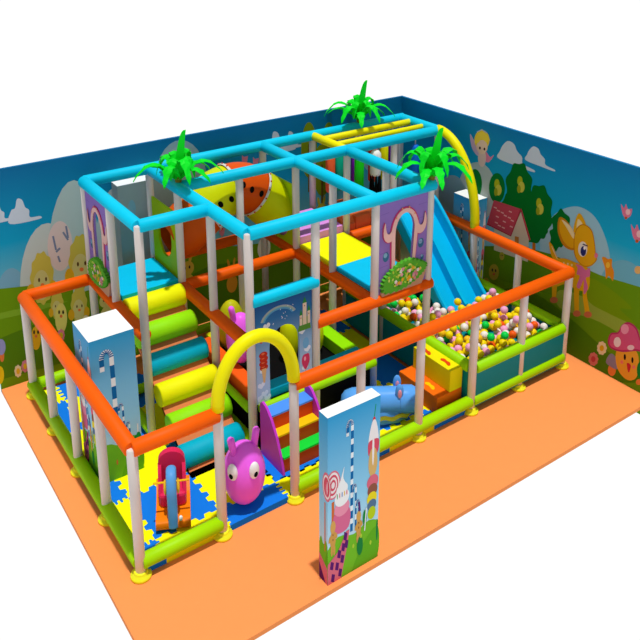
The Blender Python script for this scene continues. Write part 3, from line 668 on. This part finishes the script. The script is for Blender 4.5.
MB().box((2.5, 1.18, .0), (4.72, 1.22, .72), BLACK).build('skirt', t, (3.6, 1.2, .3))
# capsules standing on the trampoline
for x, y, h_, l in ((3.72, 2.2, .78, 'lime foam bolster seen through the opening of the sky print arch'), (4.22, 2.15, .62, 'lime foam bolster standing right of the sky print panel')):
    mb = MB(); pr_ = [PI*i/20 for i in range(21)]
    mb.tube([(x, y, .74+h_/2-h_/2*math.cos(a)) for a in pr_], [max(.004, .165*math.sin(a)**.55) for a in pr_], mat((226, 240, 0), .5), 24)
    tag(mb.build('bolster', loc=(x, y, .74)), l, 'bolster', 'lime bolsters on the trampoline')

# ================================================================ HOPPER TOYS
def hopper(loc, rad, name, label, eyes=True):
    x, y, z = loc; rx, ry, rz = rad; PKM = mat((246, 104, 244), .3)
    t = thing(name, label, 'toy', (x, y, z-rz))
    mb = MB().ell(loc, rad, PKM, 32, 20); mb.build('body', t, loc)
    for s in (-1, 1):
        a = Vector((x+s*rx*.52, y-.02, z+rz*.78)); b = a+Vector((s*.05, 0, .28))
        MB().tube([a, a+(b-a)*.9, b], [.05, .052, .03], PKM, 14).build('antenna', t, tuple(a))
    if eyes:
        for s in (-1, 1):
            yaw = -.5; ang = s*.56+yaw; c = Vector((x+rx*.93*math.sin(ang), y-ry*.93*math.cos(ang), z+.2)); n = Vector((math.sin(ang), -math.cos(ang), .22)).normalized()
            e = MB().ell(c, (.08, .05, .135), mat((245, 245, 245), .3), 18, 12, Matrix.Rotation(ang, 3, 'Z')).build('eye', t, tuple(c))
            c2 = c+Vector((math.sin(ang)*.038, -math.cos(ang)*.038, -.035)); MB().ell(c2, (.034, .022, .05), BLACK, 12, 8, Matrix.Rotation(ang, 3, 'Z')).build('pupil', e, tuple(c2))
hopper((1.71, .27, .62), (.31, .29, .5), 'hopper_toy', 'big pink ball toy with antennae and round eyes at the entrance')
hopper((2.8, 2.25, 1.44), (.25, .24, .46), 'hopper_toy', 'pink ball toy with antennae sitting on the trampoline', False)
tag(MB().ell((3.02, 3.0, 1.24), (.25, .22, .5), mat((196, 196, 20), .4), 28, 16).build('play_ball', loc=(3.0, 3.0, .74)), 'olive yellow tall ball behind the pink toy on the trampoline', 'ball')

# ================================================================ TOY STEPS
t = thing('toy_steps', 'play steps with purple curved sides and blue, yellow and green treads', 'steps', (2.9, .75, .1))
sd = [(1.06, .1), (1.06, 1.0), (1.0, 1.06), (.88, 1.02), (.74, .88), (.6, .66), (.5, .42), (.43, .2), (.41, .1)]
for x in (2.47, 3.3): MB().prism(sd, 0, x-.02, x+.02, mat((200, 60, 206), .5)).build('side_panel', t, (x, .8, .1))
RD = mat((214, 76, 20), .6)
for y0, y1, z1, c, l in ((.46, 1.06, .37, (20, 220, 60), 'green'), (.65, 1.06, .63, (252, 200, 10), 'yellow'), (.82, 1.06, .89, (80, 150, 250), 'blue')):
    s = MB().box((2.495, y0, z1-.3), (3.275, y1, z1-.03), RD).build('riser', t, (2.9, y0, z1-.15))
    MB().box((2.495, y0-.01, z1-.03), (3.275, y1, z1), mat(c, .6)).build('tread', t, (2.9, y0, z1))['label'] = l+' tread'

# ================================================================ ROCKING TOY
def rocker():
    t = thing('rocking_toy', 'small rocking toy with red seat, orange base and blue elephant head', 'toy', (.66, .5, .1))
    ox, oy = .64, .47
    def W_(p): return (ox+p[0], oy+p[1], .1+p[2])
    OR = mat((246, 130, 10), .4); RDm = mat((226, 40, 90), .35); BL = mat((90, 160, 226), .35); YL = mat((248, 190, 20), .4)
    prof = [(-.34, .06), (-.2, .0), (0, -.0), (.25, .02), (.42, .12), (.46, .3), (.36, .34), (.2, .24), (-.05, .2), (-.3, .22), (-.36, .16)]
    pp = spline(prof, 4); MB().prism([(oy+a, .1+max(0, b)) for a, b in pp], 0, ox-.19, ox+.19, OR, False).build('rocker_base', t, W_((0, 0, .1)))
    # seat shell: cushion and tall rounded back
    mb = MB().box(W_((-.15, -.06, .2)), W_((.15, .3, .46)), RDm, .05)
    bk = [(-.15, .4)]+[(.15*math.cos(a)*-1, .88+.22*math.sin(a)) for a in [PI*i/14 for i in range(15)]]+[(.15, .4)]
    mb.prism([(ox+a, .1+b) for a, b in bk], 1, oy+.2, oy+.3, RDm); 
    for s in (-1, 1): mb.prism([(oy-.02, .5), (oy+.22, .5), (oy+.22, .98), (oy+.12, .84)], 0, ox+s*.135-.02, ox+s*.135+.02, RDm)
    mb.build('seat', t, W_((0, .1, .4)))
    nk = spline([(0, .12, .5), (0, .06, .82), (0, -.06, 1.0), (0, -.2, .98), (0, -.28, .78), (0, -.3, .5), (0, -.33, .24), (0, -.35, .1)], 5, False)
    k = len(nk); MB().tube([W_(p) for p in nk], [.056*(1 - .1*abs(i/k-.4)) for i in range(k)], BL, 16).build('elephant_head', t, W_((0, -.2, .6)))
    for s in (-1, 1): MB().ell(W_((s*.07, -.16, .74)), (.02, .1, .13), mat((236, 186, 40), .4), 14, 10).build('ear', t, W_((s*.085, -.16, .74)))
    MB().tube([W_((-.2, -.16, .84)), W_((.2, -.16, .84))], .016, YL, 10).build('handle_bar', t, W_((0, -.16, .84)))
    MB().ell(W_((.085, -.36, .28)), (.022, .03, .05), PURE, 10, 8).build('tusk', t, W_((.085, -.36, .28)))['label'] = 'white tusk'
    t.rotation_euler.z = math.radians(-25); t.location = (.81, .68, .1); t.scale = (1.25, 1, .8)
rocker()

# ================================================================ BLUE HIPPO ROCKER
def hippo():
    BL = mat((92, 168, 248), .35)
    t = thing('animal_rocker', 'long blue animal ride-on toy with pink ears and wavy yellow band', 'toy', (4.6, .58, .1))
    a, b = Vector((4.05, .92, 0)), Vector((5.02, .34, 0)); d = (b-a).normalized(); s = Vector((-d.y, d.x, 0)); L = (b-a).length
    def P(l, q, z): return a+d*l+s*q+Vector((0, 0, z))
    prof = [(-.12, .02), (-.1, .12), (-.04, .19), (.08, .23), (.3, .235), (.6, .23), (.8, .225), (.95, .24), (1.08, .235), (1.18, .18), (1.23, .09), (1.24, .01)]
    n = 24; vs = []
    for l, r in prof:
        for k in range(n): an = 2*PI*k/n; vs.append(P(l, r*.95*math.cos(an), .46+r*1.0*math.sin(an)))
    MB().add(vs, [(i*n+k, i*n+(k+1) % n, (i+1)*n+(k+1) % n, (i+1)*n+k) for i in range(len(prof)-1) for k in range(n)]+[list(range(n)), list(range((len(prof)-1)*n, len(prof)*n))], BL, True).build('body', t, tuple(P(.6, 0, .5)))
    # wavy skirt and scalloped foot
    def wavy(z0, z1, off, m, name, amp, q0):
        N = 72; vs = []
        for i in range(N):
            an = 2*PI*i/N; cl = .5+(.52+off)*math.cos(an); cs = (.19+off)*math.sin(an)
            wv = amp*math.sin(i*2*PI/N*12)
            vs += [P(cl, cs, z0+(wv if q0 == 0 else wv)), P(cl, cs, z1+wv)]
        fs = [(2*i, 2*((i+1) % N), 2*((i+1) % N)+1, 2*i+1) for i in range(N)]
        return vs, fs
    sk = MB(); N = 72; vs = []; rows = ((.11, -.06), (.14, .02), (.22, .05), (.34, .02), (.44, -.03))
    for z, off in rows:
        for i in range(N):
            an = 2*PI*i/N; sc = 1+.035*math.sin(12*an); vs.append(P(.5+(.5+off)*math.cos(an)*sc, (.2+off)*math.sin(an)*sc, z))
    sk.add(vs, [(j*N+i, j*N+(i+1) % N, (j+1)*N+(i+1) % N, (j+1)*N+i) for j in range(len(rows)-1) for i in range(N)]+[list(range(N))], BL, True); sk.build('scalloped_foot', t, tuple(P(.58, 0, .2)))
    vs, fs = wavy(.24, .31, .055, None, '', .02, 0); vs2, fs2 = wavy(.24, .31, .075, None, '', .02, 0)
    mb = MB().add(vs2, fs2, mat((226, 214, 60), .5), True); mb.add(vs, fs, mat((226, 214, 60), .5), True); mb.build('wavy_band', t, tuple(P(.58, 0, .3)))['label'] = 'yellow wavy band'
    MB().tube([P(.86, .222*math.cos(q), .46+.235*math.sin(q)) for q in [2*PI*i/30 for i in range(31)]], .012, BL, 8).build('strap', t, tuple(P(.86, 0, .5)))
    for q in (-.13, .13):
        e = MB().ell(P(.84, q, .7), (.07, .05, .14), BL, 16, 10, Matrix.Rotation(math.atan2(d.y, d.x), 3, 'Z')).build('ear', t, tuple(P(.84, q, .7)))
        MB().ell(P(.84, q-.045, .68), (.035, .02, .08), mat((240, 160, 180), .5), 12, 8, Matrix.Rotation(math.atan2(d.y, d.x), 3, 'Z')).build('inner_ear', e, tuple(P(.84, q-.045, .68)))['label'] = 'pink inner ear'
    for q in (-.1, .1):
        e = MB().ell(P(1.17, q, .58), (.03, .035, .045), PURE, 12, 8).build('eye', t, tuple(P(1.17, q, .58)))
hippo()

# ================================================================ PRINTED COLUMNS
def candy(pr, var=0):
    """candy land print on a face, s,t in 0..1"""
    def o(a, b, c, d, col, r=0): pr.o(a, b, c, d, col, r)
    pr.poly([(0, 0), (0, .22), (.1, .255), (.2, .27), (.3, .265), (.4, .245), (.5, .235), (.6, .24), (.7, .26), (.8, .27), (.9, .26), (1, .24), (1, 0)], (118, 190, 40))
    pr.poly([(.0, 0), (.45, 0), (.7, .06), (1, .18), (1, .0)], (84, 160, 30)); pr.sm([(.5, .02), (.75, .16), (.999, .2), (.999, .01), (.7, .005)], (100, 176, 32))
    def cane(x, y0, y1, hw, wd, ht, st=.075):
        pts = [(x, y0), (x, y1)]+[(x-hw+hw*math.cos(a), y1+ht*math.sin(a)) for a in [PI*i/10 for i in range(1, 11)]]+[(x-2*hw, y1-ht*1.8)]
        pr.line(pts, wd, (240, 244, 246))
        L = [Vector(p) for p in pts]; seg = []
        n = 0
        for i in range(len(L)-1):
            m_ = max(1, int((L[i+1]-L[i]).length/st))
            for j in range(m_): seg.append((L[i].lerp(L[i+1], j/m_), L[i].lerp(L[i+1], (j+.6)/m_)))
        for a, b in seg:
            pr.line([tuple(a), tuple(b)], wd*1.02, (20, 104, 168))
            n += 1
    if var == 2:
        o(.9, .6, .5, .085, (226, 120, 140)); o(.9, .6, .42, .07, (250, 236, 236)); o(.9, .6, .34, .058, (220, 90, 110)); pr.line([(.7, .2), (.7, .5)], .12, (214, 110, 60)); pr.poly([(0, 0), (1, 0), (1, .1), (0, .16)], (222, 110, 130)); pr.poly([(0, .0), (.8, 0), (.0, .1)], (96, 30, 110)); return
    if var == 1:
        cane(.46, .28, .86, .11, .1, .045, .13); cane(.62, .2, .5, .045, .04, .02); cane(.74, .2, .36, .035, .035, .016)
        o(.78, .22, .05, .05, (150, 70, 150)); o(.86, .2, .05, .06, (30, 140, 60)); pr.line([(.9, .1), (.93, .34)], .03, (240, 240, 240)); o(.93, .22, .07, .06, (30, 150, 60)); o(.4, .12, .02, .02, (214, 120, 60)); return
    cane(.46, .26, .9, .045, .05, .03); cane(.54, .27, .52, .03, .03, .02); cane(.6, .25, .42, .025, .026, .016)
    # lollipop
    pr.line([(.1, .22), (.1, .5)], .05, (214, 110, 60)); o(.1, .6, .14 , .085, (226, 120, 140))
    for k, c in enumerate(((250, 236, 236), (220, 90, 110), (250, 236, 236), (220, 90, 110), (250, 236, 236))): o(.1, .6, .12-.022*k, .075-.014*k, c)
    # cupcake
    pr.sm([(.14, .3), (.4, .3), (.41, .42), (.13, .42)], (222, 110, 150)); o(.27, .44, .145, .05, (240, 150, 176)); o(.27, .5, .14, .05, (248, 246, 246)); o(.27, .55, .11, .04, (252, 250, 250)); pr.sm([(.2, .57), (.34, .57), (.29, .62), (.31, .68), (.25, .62)], (252, 250, 250))
    for k in range(5): o(.18+.045*k, .52, .008, .016, ((60, 160, 80), (220, 60, 80), (60, 110, 190), (240, 190, 40), (220, 60, 120))[k])
    # ice cream
    pr.line([(.88, .88), (.91, .96)], .015, (20, 150, 60)); o(.88, .865, .03, .025, (214, 50, 60)); pr.sm([(.84, .86), (.92, .86), (.97, .74), (.78, .74)], (246, 238, 238)); pr.sm([(.78, .75), (.97, .75), (.98, .69), (.93, .66), (.9, .7), (.86, .65), (.83, .7), (.78, .67)], (222, 80, 100))
    o(.87, .62, .09, .09, (222, 180, 110)); o(.87, .5, .115, .045, (226, 110, 130)); o(.87, .45, .1, .04, (150, 90, 70)); o(.86, .4, .1, .04, (240, 220, 40)); o(.86, .36, .09, .035, (90, 120, 150)); o(.86, .31, .08, .04, (190, 210, 30)); pr.o(.87, .7, .02, .1, (246, 238, 238))
    # gingerbread men
    for x, y, s in ((.1, .27, 1.1), (.6, .26, 1.0)):
        o(x, y, .05*s, .05*s, (214, 160, 80)); o(x, y+.07*s, .045*s, .035*s, (220, 168, 90)); o(x-.05*s, y+.01, .03*s, .015*s, (214, 160, 80), .5); o(x+.05*s, y+.02, .03*s, .015*s, (214, 160, 80), -.5); o(x-.02, y-.06*s, .022, .035, (214, 160, 80)); o(x+.025, y-.06*s, .022, .035, (214, 160, 80)); o(x, y+.03, .007, .007, (120, 60, 50)); o(x, y-.0, .007, .007, (120, 60, 50))
    pr.line([(.62, .36), (.6, .42)], .04, (96, 50, 120)); o(.63, .14, .06, .06, (30, 130, 60)); o(.72, .3, .04, .05, (30, 140, 60)); pr.line([(.72, .22), (.75, .36)], .02, (240, 240, 240)); o(.98, .18, .02, .07, (30, 130, 60))
    # checker path
    pth = [(.42, .3), (.3, .2), (.18, .12), (.2, .0), (.0, .0), (.0, .1), (.1, .18), (.3, .26)]
    pr.poly([(.36, .28), (.42, .28), (.36, .16), (.26, .0), (.0, .0), (.0, .13), (.2, .18)], (222, 110, 130))
    for a, b in ((.34, .25), (.3, .19), (.36, .2), (.22, .16), (.28, .12), (.18, .09), (.08, .11), (.24, .04), (.1, .03)): pr.poly([(a-.04, b-.015), (a+.02, b-.03), (a+.04, b+.015), (a-.02, b+.03)], (96, 30, 110))
    for a, b in ((.5, .16), (.35+.3, .2), (.85, .12)): o(a, b, .02, .014, (180, 210, 60)); 
def column(x0, y0, x1, y1, h, label, z0=0.0, var=0, plain=False):
    mb = MB(); gm = ramp_mat('candy_sky_%.1f' % h, 'Z', 0, h, [(0, (226, 236, 244)), (.45, (150, 210, 240)), (1, (40, 156, 212))])
    mb.box((x0, y0, z0), (x1, y1, h), gm if not plain else mat((150, 170, 172), .6))
    mb.add([(x0, y0, h+.001), (x1, y0, h+.001), (x1, y1, h+.001), (x0, y1, h+.001)], [(0, 1, 2, 3)], PURE)
    hh = h-z0
    if not plain:
        candy(Print(mb, lambda s, t_, k: (x0+(x1-x0)*s, y0-k, z0+hh*t_), .0006, hh/(x1-x0)), var); candy(Print(mb, lambda s, t_, k: (x0-k, y1+(y0-y1)*s, z0+hh*t_), .0006, hh/(y1-y0)), 2 if x1-x0 > .8 else 0)
    else:
        pr = Print(mb, lambda s, t_, k: (x0+(x1-x0)*s, y0-k, z0+hh*t_), .0006)
        pr.o(.2, .86, .06, .05, (130, 180, 200)); pr.line([(.85, .3), (.86, .8)], .03, (206, 206, 190)); pr.poly([(0, 0), (1, 0), (1, .3), (0, .26)], (100, 160, 40))
    o = mb.build('printed_column', loc=(x0, y0, 0), fix=False); tag(o, label, 'column', 'columns printed with a candy land')
column(1.90, -1.53, 2.72, -1.345, 2.5, 'slim white-topped candy print column standing alone on the orange floor in front')
column(.13, 1.80, .80, 2.5, 2.5+.0, 'square white-topped candy print column inside the left fence', z0=ZM, var=1)
column(8.51, 2.53, XR-.006, 3.15, 2.5, 'candy print column against the right wall behind the ball pit')
column(1.86, 5.0, 3.1, 5.29, 3.5, 'tall grey-blue column against the back wall behind the left tower', plain=True)

# ================================================================ PALMS
def palm(x, y, z, label, seed):
    t = thing('artificial_palm', label, 'plant', (x, y, z)); R = random.Random(seed); G = mat((0, 236, 40), .5, .12)
    MB().tube([(x, y, z-.02), (x, y, z+.04), (x, y, z+.14)], [.05, .06, .03], mat((120, 110, 30), .7), 10).build('crown_base', t, (x, y, z))
    fr = [(R.uniform(-.2, .2)+k*2*PI/9+seed, R.uniform(.6, .78), R.uniform(.26, .5)) for k in range(9)]+[(k*2*PI/5+.4+seed, R.uniform(.3, .42), R.uniform(.42, .56)) for k in range(5)]
    fr.append((-.6, .16, .86))
    for an, ln, up in fr:
        mb = MB(); n = 11; d = Vector((math.cos(an), math.sin(an), 0)); s = Vector((-d.y, d.x, 0)); L, Rr, M_ = [], [], []
        tall_ = up > .6
        for i in range(n):
            f = i/(n-1); c = Vector((x, y, z+.06))+d*ln*f+Vector((0, 0, up*math.sin(f*PI*(.5 if tall_ else .86))*(1 if tall_ else 1.0)-(0 if tall_ else .1*f*f)))
            wd = (.1*(math.sin(PI*min(1, .12+f*.88))**.6)*(1 if i % 2 else .72)) if not tall_ else .09*min(1, (f+.12)*3.5)*max(.02, 1-f)**.6
            if i == n-1: wd = .003
            side = s if not tall_ else Vector((.7, -.7, 0)).normalized()
            M_.append(c+Vector((0, 0, .0))); L.append(c+side*wd+Vector((0, 0, -.025*(1 if not tall_ else 0)))+ (d*.02 if i % 2 and not tall_ else d*0)); Rr.append(c-side*wd+Vector((0, 0, -.025*(1 if not tall_ else 0)))+(d*.02 if i % 2 and not tall_ else d*0))
        th = Vector((0, 0, -.006)) if not tall_ else Vector((.006, .006, 0))
        vs = L+M_+Rr+[v+th for v in L]+[v+th for v in M_]+[v+th for v in Rr]
        fs = []
        for b in (0, 3*n):
            for i in range(n-1): fs += [(b+i, b+i+1, b+n+i+1, b+n+i), (b+n+i, b+n+i+1, b+2*n+i+1, b+2*n+i)]
        for i in range(n-1): fs += [(i, i+1, 3*n+i+1, 3*n+i), (2*n+i, 2*n+i+1, 5*n+i+1, 5*n+i)]
        mb.add(vs, fs, G); mb.build('frond', t, (x, y, z+.06))
palm(2.42, 3.58, HT+.1, 'bright green artificial palm on the left part of the blue frame', 1)
palm(7.2, 4.78, HT+.1, 'bright green artificial palm at the back over the yellow bars', 2)
palm(6.02, 1.2, HT+.1, 'bright green artificial palm above the purple flower panel on the right', 3)
